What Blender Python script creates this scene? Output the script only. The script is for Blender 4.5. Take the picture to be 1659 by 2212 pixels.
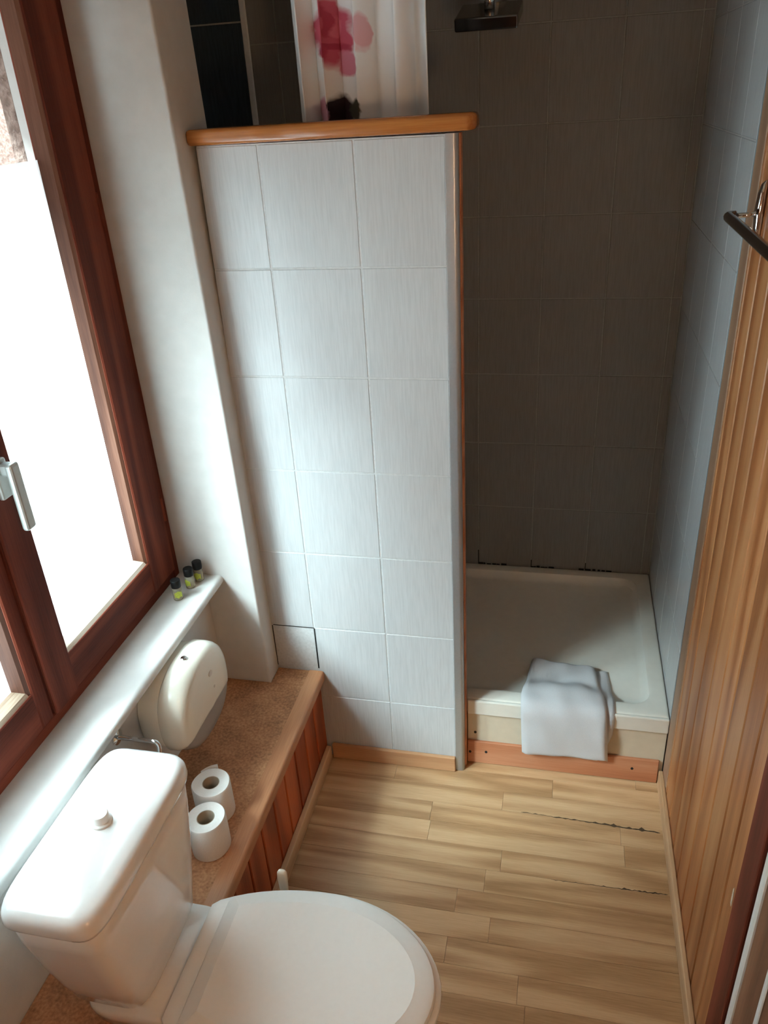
import bpy, bmesh, math, random
from mathutils import Matrix, Vector
for _o in list(bpy.data.objects): bpy.data.objects.remove(_o)
SC = bpy.context.scene
COL = SC.collection
random.seed(7)

# ------------------------------------------------------------------ camera
cam_d = bpy.data.cameras.new('camera')
cam = bpy.data.objects.new('camera', cam_d); COL.objects.link(cam)
cam_d.sensor_fit = 'HORIZONTAL'; cam_d.sensor_width = 36.0
cam_d.lens = 36.0 * 1709.5 / 1659.0
cam_d.clip_start = 0.02; cam_d.clip_end = 200
YAW, PITCH, ROLL = 0.239447, 0.486099, 0.062516
_r0 = Vector((math.cos(YAW), math.sin(YAW), 0)); _f0 = Vector((-math.sin(YAW), math.cos(YAW), 0))
_fw = _f0 * math.cos(PITCH) + Vector((0, 0, -1)) * math.sin(PITCH)
_dn = -_r0.cross(_fw)
_r = _r0 * math.cos(ROLL) + _dn * math.sin(ROLL)
_d = -_r0 * math.sin(ROLL) + _dn * math.cos(ROLL)
cam.matrix_world = Matrix(((_r.x, -_d.x, -_fw.x, 0.0), (_r.y, -_d.y, -_fw.y, 0.0), (_r.z, -_d.z, -_fw.z, 1.845), (0, 0, 0, 1)))
SC.camera = cam

# ------------------------------------------------------------------ sky, exposure
world = bpy.data.worlds.new('overcast_sky'); SC.world = world
world.use_nodes = True
_bg = world.node_tree.nodes['Background']
_bg.inputs['Color'].default_value = (0.80, 0.92, 1.0, 1)
_bg.inputs['Strength'].default_value = 5.0
sun_d = bpy.data.lights.new('sun', 'SUN'); sun_d.energy = 35.0; sun_d.angle = math.radians(22); sun_d.color = (0.87, 0.965, 1.0)
sun = bpy.data.objects.new('sun', sun_d); COL.objects.link(sun)
SUN_EL, SUN_AZ = math.radians(43), math.radians(-45)      # hazy sun over the yard wall, slanting towards the shower
_sd = Vector((math.cos(SUN_EL) * math.cos(SUN_AZ), -math.cos(SUN_EL) * math.sin(SUN_AZ), -math.sin(SUN_EL)))
sun.rotation_euler = _sd.to_track_quat('-Z', 'Y').to_euler(); sun.location = (-4, 1.5, 6)
SC.view_settings.view_transform = 'Standard'
SC.view_settings.look = 'None'
SC.view_settings.exposure = 1.10
SC.view_settings.gamma = 1.0
SC.view_settings.use_curve_mapping = False
SC.cycles.use_guiding = False
SC.cycles.use_adaptive_sampling = True
SC.cycles.adaptive_threshold = 0.09
SC.cycles.diffuse_bounces = 5
SC.cycles.glossy_bounces = 3
SC.cycles.max_bounces = 7
SC.cycles.sample_clamp_indirect = 10.0

# ------------------------------------------------------------------ materials
MATS = {}
def _new(name):
    m = bpy.data.materials.new(name); m.use_nodes = True
    nt = m.node_tree
    b = nt.nodes['Principled BSDF']
    MATS[name] = m
    return m, nt, b
def _link(nt, a, b): nt.links.new(a, b)
def _ramp(nt, stops):
    r = nt.nodes.new('ShaderNodeValToRGB')
    els = r.color_ramp.elements
    while len(els) < len(stops): els.new(0.5)
    for e, (p, c) in zip(els, stops):
        e.position = p; e.color = (*c, 1)
    return r
def _objcoord(nt, scale, rand=0.0):
    tc = nt.nodes.new('ShaderNodeTexCoord')
    mp = nt.nodes.new('ShaderNodeMapping')
    mp.inputs['Scale'].default_value = scale
    if rand:
        oi = nt.nodes.new('ShaderNodeObjectInfo')
        mul = nt.nodes.new('ShaderNodeMath'); mul.operation = 'MULTIPLY'; mul.inputs[1].default_value = rand
        add = nt.nodes.new('ShaderNodeVectorMath'); add.operation = 'ADD'
        _link(nt, oi.outputs['Random'], mul.inputs[0])
        _link(nt, tc.outputs['Object'], add.inputs[0]); _link(nt, mul.outputs[0], add.inputs[1])
        _link(nt, add.outputs[0], mp.inputs['Vector'])
    else:
        _link(nt, tc.outputs['Object'], mp.inputs['Vector'])
    return mp
def plain(name, col, rough=0.5, metal=0.0, spec=0.5, coat=0.0, noise=0.0, nscale=20.0, bump=0.0, bscale=80.0):
    m, nt, b = _new(name)
    b.inputs['Base Color'].default_value = (*col, 1)
    b.inputs['Roughness'].default_value = rough
    b.inputs['Metallic'].default_value = metal
    b.inputs['Specular IOR Level'].default_value = spec
    b.inputs['Coat Weight'].default_value = coat
    if noise:
        mp = _objcoord(nt, (nscale,) * 3, 3.0)
        n = nt.nodes.new('ShaderNodeTexNoise'); n.inputs['Detail'].default_value = 4
        _link(nt, mp.outputs[0], n.inputs['Vector'])
        lo = tuple(max(0, c * (1 - noise)) for c in col); hi = tuple(min(1, c * (1 + noise)) for c in col)
        r = _ramp(nt, [(0.3, lo), (0.7, hi)])
        _link(nt, n.outputs['Fac'], r.inputs[0]); _link(nt, r.outputs[0], b.inputs['Base Color'])
    if bump:
        mp = _objcoord(nt, (bscale,) * 3)
        n = nt.nodes.new('ShaderNodeTexNoise'); n.inputs['Detail'].default_value = 5
        _link(nt, mp.outputs[0], n.inputs['Vector'])
        bp = nt.nodes.new('ShaderNodeBump'); bp.inputs['Strength'].default_value = bump; bp.inputs['Distance'].default_value = 0.004
        _link(nt, n.outputs['Fac'], bp.inputs['Height']); _link(nt, bp.outputs[0], b.inputs['Normal'])
    return m
def wood(name, dark, mid, light, axis='z', rough=0.4, fine=60.0, bands=14.0, vary=0.10, coat=0.0, bump=0.12, dist=3.0, spec=0.4):
    """Long grain along axis: stretched noise streaks + distorted bands (cathedral figure)."""
    m, nt, b = _new(name)
    b.inputs['Roughness'].default_value = rough
    b.inputs['Coat Weight'].default_value = coat
    b.inputs['Specular IOR Level'].default_value = spec
    ax = 'xyz'.index(axis)
    s1 = [fine] * 3; s1[ax] = fine * 0.035
    s2 = [bands] * 3; s2[ax] = bands * 0.10
    mp1 = _objcoord(nt, s1, 7.0); mp2 = _objcoord(nt, s2, 5.0)
    n1 = nt.nodes.new('ShaderNodeTexNoise'); n1.inputs['Detail'].default_value = 4; n1.inputs['Roughness'].default_value = 0.6
    _link(nt, mp1.outputs[0], n1.inputs['Vector'])
    n2 = nt.nodes.new('ShaderNodeTexNoise'); n2.inputs['Detail'].default_value = 1.5; n2.inputs['Scale'].default_value = 0.6
    _link(nt, mp2.outputs[0], n2.inputs['Vector'])
    ring = nt.nodes.new('ShaderNodeMath'); ring.operation = 'MULTIPLY'; ring.inputs[1].default_value = dist * 8
    _link(nt, n2.outputs['Fac'], ring.inputs[0])
    sn = nt.nodes.new('ShaderNodeMath'); sn.operation = 'SINE'; _link(nt, ring.outputs[0], sn.inputs[0])
    mr = nt.nodes.new('ShaderNodeMapRange'); mr.inputs['From Min'].default_value = -1; mr.inputs['To Min'].default_value = 0.0; mr.inputs['To Max'].default_value = 1.0
    _link(nt, sn.outputs[0], mr.inputs['Value'])
    mix = nt.nodes.new('ShaderNodeMix'); mix.data_type = 'FLOAT'; mix.inputs[0].default_value = 0.42
    _link(nt, n1.outputs['Fac'], mix.inputs[2]); _link(nt, mr.outputs[0], mix.inputs[3])
    r = _ramp(nt, [(0.22, dark), (0.5, mid), (0.8, light)])
    _link(nt, mix.outputs[0], r.inputs[0])
    oi = nt.nodes.new('ShaderNodeObjectInfo')
    v = nt.nodes.new('ShaderNodeMapRange'); v.inputs['To Min'].default_value = 1 - vary; v.inputs['To Max'].default_value = 1 + vary
    _link(nt, oi.outputs['Random'], v.inputs['Value'])
    hs = nt.nodes.new('ShaderNodeHueSaturation')
    _link(nt, v.outputs[0], hs.inputs['Value']); _link(nt, r.outputs[0], hs.inputs['Color'])
    _link(nt, hs.outputs[0], b.inputs['Base Color'])
    bp = nt.nodes.new('ShaderNodeBump'); bp.inputs['Strength'].default_value = bump; bp.inputs['Distance'].default_value = 0.001
    _link(nt, n1.outputs['Fac'], bp.inputs['Height']); _link(nt, bp.outputs[0], b.inputs['Normal'])
    return m
def tile_mat(name, base, streak, rough=0.22, amount=0.5):
    m, nt, b = _new(name)
    b.inputs['Roughness'].default_value = rough
    mp = _objcoord(nt, (55, 55, 3.0), 6.0)
    n = nt.nodes.new('ShaderNodeTexNoise'); n.inputs['Detail'].default_value = 4
    _link(nt, mp.outputs[0], n.inputs['Vector'])
    r = _ramp(nt, [(0.3, streak), (0.62, base)])
    _link(nt, n.outputs['Fac'], r.inputs[0]); _link(nt, r.outputs[0], b.inputs['Base Color'])
    return m

M_PLASTER = plain('white_plaster', (0.60, 0.595, 0.575), 0.85, noise=0.03, nscale=6, bump=0.08, bscale=60)
M_CEIL = plain('ceiling_paint', (0.45, 0.39, 0.32), 0.9, noise=0.03, nscale=4)
M_TILE = tile_mat('streaked_white_tile', (0.555, 0.570, 0.580), (0.495, 0.51, 0.52))
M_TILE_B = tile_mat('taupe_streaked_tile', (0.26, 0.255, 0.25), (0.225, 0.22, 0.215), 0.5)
M_NAVY = tile_mat('navy_tile', (0.040, 0.066, 0.098), (0.030, 0.050, 0.075), 0.16)
M_GROUT = plain('pale_grout', (0.54, 0.55, 0.55), 0.9, noise=0.08, nscale=30)
M_GROUT_B = plain('grey_grout', (0.36, 0.35, 0.345), 0.9, noise=0.08, nscale=30)
M_MOULD = plain('black_mould', (0.012, 0.011, 0.010), 0.9, noise=0.4, nscale=60)
M_WHITETRIM = plain('white_edge_profile', (0.86, 0.87, 0.87), 0.35, noise=0.04)
M_ALU = plain('brushed_aluminium_profile', (0.46, 0.49, 0.52), 0.36, metal=0.7, noise=0.03, nscale=40)
M_CHROME = plain('chrome', (0.78, 0.79, 0.80), 0.08, metal=1.0, noise=0.02)
M_CHROME_DIMREFL = plain('chrome_dim_reflection', (0.16, 0.16, 0.17), 0.14, metal=1.0, noise=0.05)  # chrome with the dim room it mirrors put into a darker colour
M_HANDLE = plain('satin_grey_metal', (0.50, 0.52, 0.50), 0.42, metal=0.55, noise=0.04)
M_MAHOG = wood('mahogany_stain', (0.075, 0.014, 0.007), (0.135, 0.028, 0.014), (0.20, 0.046, 0.024), 'z', 0.62, 70, 12, 0.08, spec=0.18)
M_MAHOG_Y = wood('mahogany_stain_rail', (0.075, 0.014, 0.007), (0.135, 0.028, 0.014), (0.20, 0.046, 0.024), 'y', 0.62, 70, 12, 0.08, spec=0.18)
M_BEAD = wood('worn_glazing_bead', (0.07, 0.024, 0.013), (0.12, 0.045, 0.025), (0.19, 0.085, 0.052), 'z', 0.6, 60, 12, 0.1)
M_BEAD_Y = wood('worn_pale_glazing_bead', (0.22, 0.14, 0.09), (0.40, 0.32, 0.24), (0.55, 0.48, 0.40), 'y', 0.6, 60, 12, 0.1)
M_PINE = wood('honey_pine', (0.28, 0.088, 0.026), (0.41, 0.158, 0.055), (0.52, 0.245, 0.105), 'z', 0.40, 55, 11, 0.12)
M_PINE_CAP = wood('varnished_orange_pine', (0.27, 0.075, 0.014), (0.42, 0.14, 0.030), (0.55, 0.22, 0.06), 'x', 0.25, 50, 10, 0.05, coat=0.3)
M_PINE_RED = wood('red_stained_pine', (0.24, 0.04, 0.010), (0.40, 0.078, 0.022), (0.52, 0.13, 0.042), 'z', 0.42, 55, 11, 0.14)
M_TRIMBOARD = wood('tan_trim_board', (0.27, 0.15, 0.09), (0.36, 0.21, 0.13), (0.43, 0.27, 0.18), 'z', 0.5, 50, 8, 0.04)
M_FLOOR = wood('oak_laminate', (0.38, 0.215, 0.100), (0.53, 0.325, 0.168), (0.65, 0.435, 0.245), 'x', 0.36, 85, 17, 0.045, dist=3.4)
M_BASE_X = wood('oak_skirting', (0.50, 0.26, 0.13), (0.60, 0.34, 0.18), (0.68, 0.42, 0.24), 'x', 0.42, 60, 10, 0.03)
M_BASE_Y = wood('pale_oak_skirting', (0.50, 0.30, 0.16), (0.62, 0.40, 0.23), (0.70, 0.49, 0.30), 'y', 0.42, 60, 10, 0.03)
M_SKIRT = wood('reddish_plinth_board', (0.42, 0.15, 0.07), (0.54, 0.22, 0.11), (0.62, 0.30, 0.17), 'x', 0.5, 60, 9, 0.03)
M_NOSING = wood('bench_nosing_wood', (0.42, 0.18, 0.085), (0.53, 0.25, 0.12), (0.62, 0.33, 0.18), 'y', 0.45, 60, 9, 0.03)
M_DOOR = wood('brown_door', (0.10, 0.04, 0.02), (0.17, 0.07, 0.035), (0.24, 0.11, 0.06), 'z', 0.5, 60, 10, 0.05)
M_PORC = plain('white_porcelain', (0.80, 0.80, 0.79), 0.10, coat=0.5, noise=0.01)
M_SEAT = plain('white_seat_plastic', (0.82, 0.82, 0.80), 0.42, noise=0.01)
M_CREAM = plain('cream_plastic', (0.80, 0.77, 0.67), 0.22, noise=0.01)
M_GREYP = plain('smoked_grey_plastic', (0.30, 0.28, 0.26), 0.30, noise=0.03)
M_TRAY = plain('cream_acrylic_tray', (0.78, 0.76, 0.69), 0.30, noise=0.02, nscale=8)
M_PLINTH = plain('cream_plinth_paint', (0.66, 0.58, 0.45), 0.5, noise=0.03, nscale=8)
M_TOWEL = plain('white_terry', (0.86, 0.87, 0.90), 0.95, noise=0.04, nscale=120, bump=0.7, bscale=500)
M_PAPER = plain('toilet_paper', (0.80, 0.78, 0.75), 0.95, noise=0.03, nscale=60, bump=0.3, bscale=220)
M_CARD = plain('cardboard_core', (0.46, 0.38, 0.29), 0.9, noise=0.05)
M_BLACKCAP = plain('black_cap', (0.006, 0.006, 0.006), 0.45, spec=0.2, noise=0.05)
M_PAINTSILL = plain('white_gloss_paint', (0.62, 0.61, 0.59), 0.6, noise=0.02, nscale=10)
M_BRUSHW = plain('ivory_plastic', (0.78, 0.73, 0.63), 0.35, noise=0.02)
M_GROUND = plain('yard_paving', (0.16, 0.15, 0.14), 0.9, noise=0.2, nscale=3)
M_EDGEGREY = plain('slate_grey_profile', (0.16, 0.19, 0.22), 0.4, noise=0.04)
M_GREYSTRIP = plain('pale_grey_metal_strip', (0.66, 0.66, 0.64), 0.4, metal=0.2, noise=0.03)

def bench_mat():
    m, nt, b = _new('speckled_brown_vinyl')
    b.inputs['Roughness'].default_value = 0.75
    mp = _objcoord(nt, (1, 1, 1))
    n1 = nt.nodes.new('ShaderNodeTexNoise'); n1.inputs['Scale'].default_value = 150; n1.inputs['Detail'].default_value = 3
    n2 = nt.nodes.new('ShaderNodeTexNoise'); n2.inputs['Scale'].default_value = 14; n2.inputs['Detail'].default_value = 4
    _link(nt, mp.outputs[0], n1.inputs['Vector']); _link(nt, mp.outputs[0], n2.inputs['Vector'])
    mix = nt.nodes.new('ShaderNodeMix'); mix.data_type = 'FLOAT'; mix.inputs[0].default_value = 0.45
    _link(nt, n1.outputs['Fac'], mix.inputs[2]); _link(nt, n2.outputs['Fac'], mix.inputs[3])
    r = _ramp(nt, [(0.33, (0.26, 0.115, 0.053)), (0.5, (0.45, 0.215, 0.103)), (0.68, (0.62, 0.34, 0.18))])
    _link(nt, mix.outputs[0], r.inputs[0]); _link(nt, r.outputs[0], b.inputs['Base Color'])
    return m
M_BENCH = bench_mat()
def roughcast_mat():
    m, nt, b = _new('pink_roughcast')
    b.inputs['Roughness'].default_value = 0.95
    mp = _objcoord(nt, (1, 1, 1))
    n = nt.nodes.new('ShaderNodeTexNoise'); n.inputs['Scale'].default_value = 55; n.inputs['Detail'].default_value = 6
    _link(nt, mp.outputs[0], n.inputs['Vector'])
    r = _ramp(nt, [(0.35, (0.22, 0.15, 0.125)), (0.65, (0.40, 0.30, 0.26))])
    _link(nt, n.outputs['Fac'], r.inputs[0]); _link(nt, r.outputs[0], b.inputs['Base Color'])
    bp = nt.nodes.new('ShaderNodeBump'); bp.inputs['Strength'].default_value = 0.8; bp.inputs['Distance'].default_value = 0.02
    _link(nt, n.outputs['Fac'], bp.inputs['Height']); _link(nt, bp.outputs[0], b.inputs['Normal'])
    return m
M_ROUGHCAST = roughcast_mat()
def pane_mat():
    m, nt, b = _new('clear_window_glass')
    nt.nodes.remove(b)
    out = nt.nodes['Material Output']
    tr = nt.nodes.new('ShaderNodeBsdfTransparent'); tr.inputs['Color'].default_value = (0.93, 0.97, 0.96, 1)
    gl = nt.nodes.new('ShaderNodeBsdfGlossy'); gl.inputs['Roughness'].default_value = 0.02
    mx = nt.nodes.new('ShaderNodeMixShader'); mx.inputs[0].default_value = 0.04
    _link(nt, tr.outputs[0], mx.inputs[1]); _link(nt, gl.outputs[0], mx.inputs[2])
    _link(nt, mx.outputs[0], out.inputs['Surface'])
    return m
M_GLASS = pane_mat()
def film_mat():
    m, nt, b = _new('frosted_privacy_film')
    nt.nodes.remove(b)
    out = nt.nodes['Material Output']
    t = nt.nodes.new('ShaderNodeBsdfTranslucent'); t.inputs['Color'].default_value = (0.88, 0.96, 1.0, 1)
    d = nt.nodes.new('ShaderNodeBsdfDiffuse'); d.inputs['Color'].default_value = (0.8, 0.82, 0.82, 1)
    mx = nt.nodes.new('ShaderNodeMixShader'); mx.inputs[0].default_value = 0.08
    tp = nt.nodes.new('ShaderNodeBsdfTransparent'); tp.inputs['Color'].default_value = (0.90, 0.97, 1.0, 1)
    m2 = nt.nodes.new('ShaderNodeMixShader'); m2.inputs[0].default_value = 0.17
    _link(nt, t.outputs[0], mx.inputs[1]); _link(nt, d.outputs[0], mx.inputs[2]); _link(nt, mx.outputs[0], m2.inputs[1]); _link(nt, tp.outputs[0], m2.inputs[2]); _link(nt, m2.outputs[0], out.inputs['Surface'])
    return m
M_FILM = film_mat()
def bottle_mat():
    m, nt, b = _new('clear_bottle_plastic')
    nt.nodes.remove(b)
    out = nt.nodes['Material Output']
    tr = nt.nodes.new('ShaderNodeBsdfTransparent'); tr.inputs['Color'].default_value = (0.86, 0.86, 0.80, 1)
    g = nt.nodes.new('ShaderNodeBsdfPrincipled'); g.inputs['Base Color'].default_value = (0.62, 0.60, 0.50, 1); g.inputs['Roughness'].default_value = 0.15
    mx = nt.nodes.new('ShaderNodeMixShader'); mx.inputs[0].default_value = 0.35
    _link(nt, tr.outputs[0], mx.inputs[1]); _link(nt, g.outputs[0], mx.inputs[2]); _link(nt, mx.outputs[0], out.inputs['Surface'])
    return m
M_BOTTLE = bottle_mat()
M_LABEL = plain('lime_print', (0.42, 0.50, 0.06), 0.6, noise=0.35, nscale=120)

# ------------------------------------------------------------------ mesh helpers
def finish(name, me, mat, loc=(0, 0, 0), parent=None, smooth=False, rot=None):
    if mat is not None and not me.materials: me.materials.append(mat)
    if smooth:
        for p in me.polygons: p.use_smooth = True
    o = bpy.data.objects.new(name, me); COL.objects.link(o)
    place(o, loc, parent, rot)
    return o
ORG = {}
def place(o, loc, parent=None, rot=None):
    """loc is in world axes; parents are never scaled and only rotated about their own origin."""
    loc = Vector(loc)
    if parent is not None:
        o.parent = parent; o.location = loc - ORG[parent.name]
    else:
        o.location = loc
    ORG[o.name] = loc
    if rot: o.rotation_euler = rot
def tag(o, label, cat, group=None, kind=None):
    o['label'] = label; o['category'] = cat
    if group: o['group'] = group
    if kind: o['kind'] = kind
    return o
def struct(o, label, cat): return tag(o, label, cat, kind='structure')
def empty(name, loc, rot=None):
    o = bpy.data.objects.new(name, None); COL.objects.link(o); o.empty_display_size = 0.05
    place(o, loc, None, rot); return o
BOXES = {}
def box_mesh(name, sx, sy, sz, bev=0.002, seg=1):
    key = (name, round(sx, 5), round(sy, 5), round(sz, 5), bev, seg)
    if key in BOXES: return BOXES[key]
    bm = bmesh.new(); bmesh.ops.create_cube(bm, size=1)
    bmesh.ops.scale(bm, vec=(sx, sy, sz), verts=bm.verts)
    if bev > 0:
        bmesh.ops.bevel(bm, geom=list(bm.edges), offset=min(bev, 0.45 * min(sx, sy, sz)), segments=seg, affect='EDGES', profile=0.5)
    me = bpy.data.meshes.new(name); bm.to_mesh(me); bm.free()
    BOXES[key] = me
    return me
def box(name, x0, x1, y0, y1, z0, z1, mat, parent=None, bev=0.002, seg=1, smooth=False):
    me = box_mesh(name + '_' + mat.name, x1 - x0, y1 - y0, z1 - z0, bev, seg)
    return finish(name, me, mat, ((x0 + x1) / 2, (y0 + y1) / 2, (z0 + z1) / 2), parent, smooth)
def from_py(name, vs, fs, mat, loc=(0, 0, 0), parent=None, smooth=True, rot=None):
    me = bpy.data.meshes.new(name)
    loc = Vector(loc)
    me.from_pydata([tuple(Vector(v) - loc) for v in vs], [], fs); me.validate(); me.update()
    bm = bmesh.new(); bm.from_mesh(me); bmesh.ops.recalc_face_normals(bm, faces=bm.faces); bm.to_mesh(me); bm.free()
    return finish(name, me, mat, loc, parent, smooth, rot)
def loft(name, rings, mat, loc=(0, 0, 0), parent=None, cap0=True, cap1=True, smooth=True, closed=True):
    n = len(rings[0]); vs = [v for r in rings for v in r]; fs = []
    for i in range(len(rings) - 1):
        for j in range(n if closed else n - 1):
            k = (j + 1) % n
            fs.append((i * n + j, i * n + k, (i + 1) * n + k, (i + 1) * n + j))
    if cap0: fs.append(tuple(range(n - 1, -1, -1)))
    if cap1: fs.append(tuple((len(rings) - 1) * n + j for j in range(n)))
    return from_py(name, vs, fs, mat, loc, parent, smooth)
def tube(name, pts, r, mat, loc=None, parent=None, n=12):
    pts = [Vector(p) for p in pts]; rings = []
    ref = Vector((0.123, 0.31, 0.94)).normalized()
    for i, p in enumerate(pts):
        t = (pts[min(i + 1, len(pts) - 1)] - pts[max(i - 1, 0)]).normalized()
        u = t.cross(ref); u.normalize(); w = t.cross(u)
        rings.append([p + (u * math.cos(2 * math.pi * k / n) + w * math.sin(2 * math.pi * k / n)) * r for k in range(n)])
    return loft(name, rings, mat, loc or pts[0], parent)
def bend(pts, rad=0.015, seg=6):
    pts = [Vector(p) for p in pts]; out = [pts[0]]
    for a, b, c in zip(pts, pts[1:], pts[2:]):
        u = (a - b).normalized(); w = (c - b).normalized()
        p0 = b + u * rad; p1 = b + w * rad
        for k in range(seg + 1):
            t = k / seg; out.append(p0 * (1 - t) ** 2 + b * 2 * t * (1 - t) + p1 * t * t)
    out.append(pts[-1]); return out
def lathe(name, prof, c, mat, loc=None, parent=None, n=28, smooth=True, cap0=True, cap1=True):
    rings = [[Vector((c[0] + r * math.cos(2 * math.pi * k / n), c[1] + r * math.sin(2 * math.pi * k / n), c[2] + z)) for k in range(n)] for r, z in prof]
    return loft(name, rings, mat, loc or c, parent, cap0, cap1, smooth)
def autosmooth(o, ang=40):
    m = o.data; 
    for p in m.polygons: p.use_smooth = True
    m.set_sharp_from_angle(angle=math.radians(ang))
    return o
def prism(name, poly, axis, a0, a1, mat, loc=(0, 0, 0), parent=None, bev=0.0):
    """extrude 2-D polygon (other two axes in order) along axis."""
    def v(p, a):
        return {'x': (a, p[0], p[1]), 'y': (p[0], a, p[1]), 'z': (p[0], p[1], a)}[axis]
    n = len(poly); vs = [v(p, a0) for p in poly] + [v(p, a1) for p in poly]
    fs = [tuple(range(n - 1, -1, -1)), tuple(range(n, 2 * n))] + [(i, (i + 1) % n, n + (i + 1) % n, n + i) for i in range(n)]
    o = from_py(name, vs, fs, mat, loc, parent, smooth=False)
    if bev:
        bm = bmesh.new(); bm.from_mesh(o.data)
        bmesh.ops.bevel(bm, geom=list(bm.edges), offset=bev, segments=2, affect='EDGES', profile=0.5)
        bm.to_mesh(o.data); bm.free()
    return o

# ------------------------------------------------------------------ key planes (metres; camera stands at x=0, y=0)
XR = 0.350        # face of the right-hand panelling
XPAR = -0.935     # parapet under the window
XWIN = -1.000     # room-side face of the window sashes
YREV = 1.695      # far reveal of the window
YH = 1.765        # tiled face of the half wall
YT = 1.810        # front of the shower tray
YB = 2.580        # tiled back wall of the shower
ZC = 2.40         # ceiling
ZB = 0.336        # bench top
ZS = 0.700        # window sill top
YN = -0.70        # wall behind the camera

# ------------------------------------------------------------------ floor
floor = box('floor', -1.35, 0.50, YN, 2.75, -0.06, -0.010, M_GROUND, bev=0)
struct(floor, 'oak strip laminate floor of the narrow bathroom', 'floor')
ROWP = 0.0683; ends = {0: -0.107, -2: -0.262, -3: -0.098, -4: -0.098}
rnd = random.Random(3)
for k in range(-32, 3):
    y0 = 1.630 + k * ROWP; y1 = y0 + ROWP
    if y0 < YN: continue
    y1c = min(y1, 1.825)
    if y1c - y0 < 0.01: continue
    e = ends.get(k, -0.62 + rnd.random() * 0.9)
    xs = [-0.66]
    L = 0.52
    x = e - 2 * L
    while x < 0.36:
        if -0.60 < x < 0.30: xs.append(x)
        x += L + rnd.uniform(-.06, .06)
    xs.append(0.352)
    xs = sorted(xs)
    for a, b_ in zip(xs, xs[1:]):
        gap = 0.00025
        box('floor_plank', a + gap, b_ - gap, y0 + gap, y1c - gap, -0.010, 0.0, M_FLOOR, floor, bev=0.0004)
def crack(x0, x1, y, w, seedv, y_end):
    r = random.Random(seedv); n = 46; top = []; bot = []
    for i in range(n + 1):
        t = i / n; x = x0 + (x1 - x0) * t; yy = y + (y_end - y) * t + r.uniform(-.0012, .0012)
        h = w * (0.25 + 0.75 * t) * r.choice([0.35, 0.5, 0.6, 1.0, 0.45])
        if 0.62 < t < 0.68 or 0.85 < t < 0.88: h *= 1.7
        if i in (0, n): h = 0.0002
        top.append((x, yy + h * 1.2, 0.0004)); bot.append((x, yy - h * 0.5, 0.0004))
    vs = top + bot; fs = [(i, i + 1, n + 2 + i, n + 1 + i) for i in range(n)]
    o = from_py('floor_crack', vs, fs, M_CRACK, (x0, y, 0.0004), floor, smooth=False); return o
M_CRACK = plain('dark_swollen_joint', (0.075, 0.045, 0.022), 0.9, noise=0.5, nscale=90)
crack(-0.05, 0.332, 1.632, 0.0058, 1, 1.620)
crack(0.04, 0.334, 1.423, 0.0030, 5, 1.427)

# ------------------------------------------------------------------ walls
ceiling = struct(box('ceiling', -1.35, 0.50, YN, 2.75, ZC, ZC + 0.08, M_CEIL, bev=0), 'plain off-white ceiling above the bathroom', 'ceiling')
wall_near = struct(box('wall_near', -1.35, 0.50, YN - 0.1, YN, 0, ZC, M_DOOR, bev=0), 'wood-toned wall at the near end of the bathroom', 'wall')

# left wall: parapet below the sill, lintel above the window, near jamb, and the far pier with its rounded arris
YW0 = 0.44; ZWT = 2.16
wall_left = struct(box('wall_left', -1.17, XPAR, YW0 - 0.2, YREV - 0.0005, 0, ZS - 0.028, M_PLASTER, bev=0), 'white plastered parapet below the window sill', 'wall')
struct(box('wall_lintel', -1.17, -0.80, YW0 + 0.0005, YREV - 0.0005, ZWT, ZC, M_PLASTER, bev=0), 'white plastered lintel above the window', 'wall')
struct(box('wall_jamb', -1.17, -0.80, YN, YW0, 0, ZC, M_PLASTER, bev=0), 'white plastered wall on the near side of the window', 'wall')
def pier():
    # a leaning old plaster pier, its free corner rounded
    rings = []
    for z, dx in ((0.0, 0.006), (0.34, 0.0), (0.9, -0.006), (1.4, -0.015), (1.8, -0.025), (ZC, -0.040)):
        xe = -0.788 + dx; r = 0.007; pts = [(-1.17, YREV)]
        for k in range(7):
            a = -math.pi / 2 + k / 6 * math.pi / 2
            pts.append((xe - r + r * math.cos(a), YREV + r + r * math.sin(a)))
        pts += [(xe, 1.868), (-1.17, 1.868)]
        rings.append([Vector((px, py, z)) for px, py in pts])
    return loft('wall_reveal', rings, M_PLASTER, (-1.0, 1.78, 0), None, smooth=False)
struct(autosmooth(pier(), 35), 'white plastered reveal and pier at the far side of the window', 'wall')

# exterior side wall of the shower alcove + outside
struct(box('wall_shower_side', -1.17, -1.135, 1.868, YB + 0.03, 0, ZC, M_PLASTER, bev=0), 'hidden plastered side wall of the shower alcove', 'wall')

# shower back wall: tiles each their own piece
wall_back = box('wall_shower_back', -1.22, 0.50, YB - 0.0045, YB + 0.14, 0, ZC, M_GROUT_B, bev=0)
struct(wall_back, 'tiled back wall of the dark shower recess', 'wall')
JOINTX = [-0.271 + 0.197 * k for k in range(-3, 4)]
GAP = 0.0016
def tile(name, x0, x1, y0, y1, z0, z1, mat, parent, g=GAP):
    """thin tile; gap is taken off in the two long directions"""
    d = [x1 - x0, y1 - y0, z1 - z0]; t = d.index(min(d))
    gg = [0 if i == t else g for i in range(3)]
    return box(name, x0 + gg[0], x1 - gg[0], y0 + gg[1], y1 - gg[1], z0 + gg[2], z1 - gg[2], mat, parent, bev=0.0012)
zrows_b = [0.235] + [0.262 + 0.25 * k for k in range(0, 9)]
zrows_b = [0.240, 0.492, 0.742, 0.992, 1.242, 1.492, 1.742, 1.992, 2.242, ZC]
XNAVY = -0.962
xb = [XNAVY + 0.014] + [x for x in JOINTX if x > XNAVY + 0.06] + [0.348]
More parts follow.
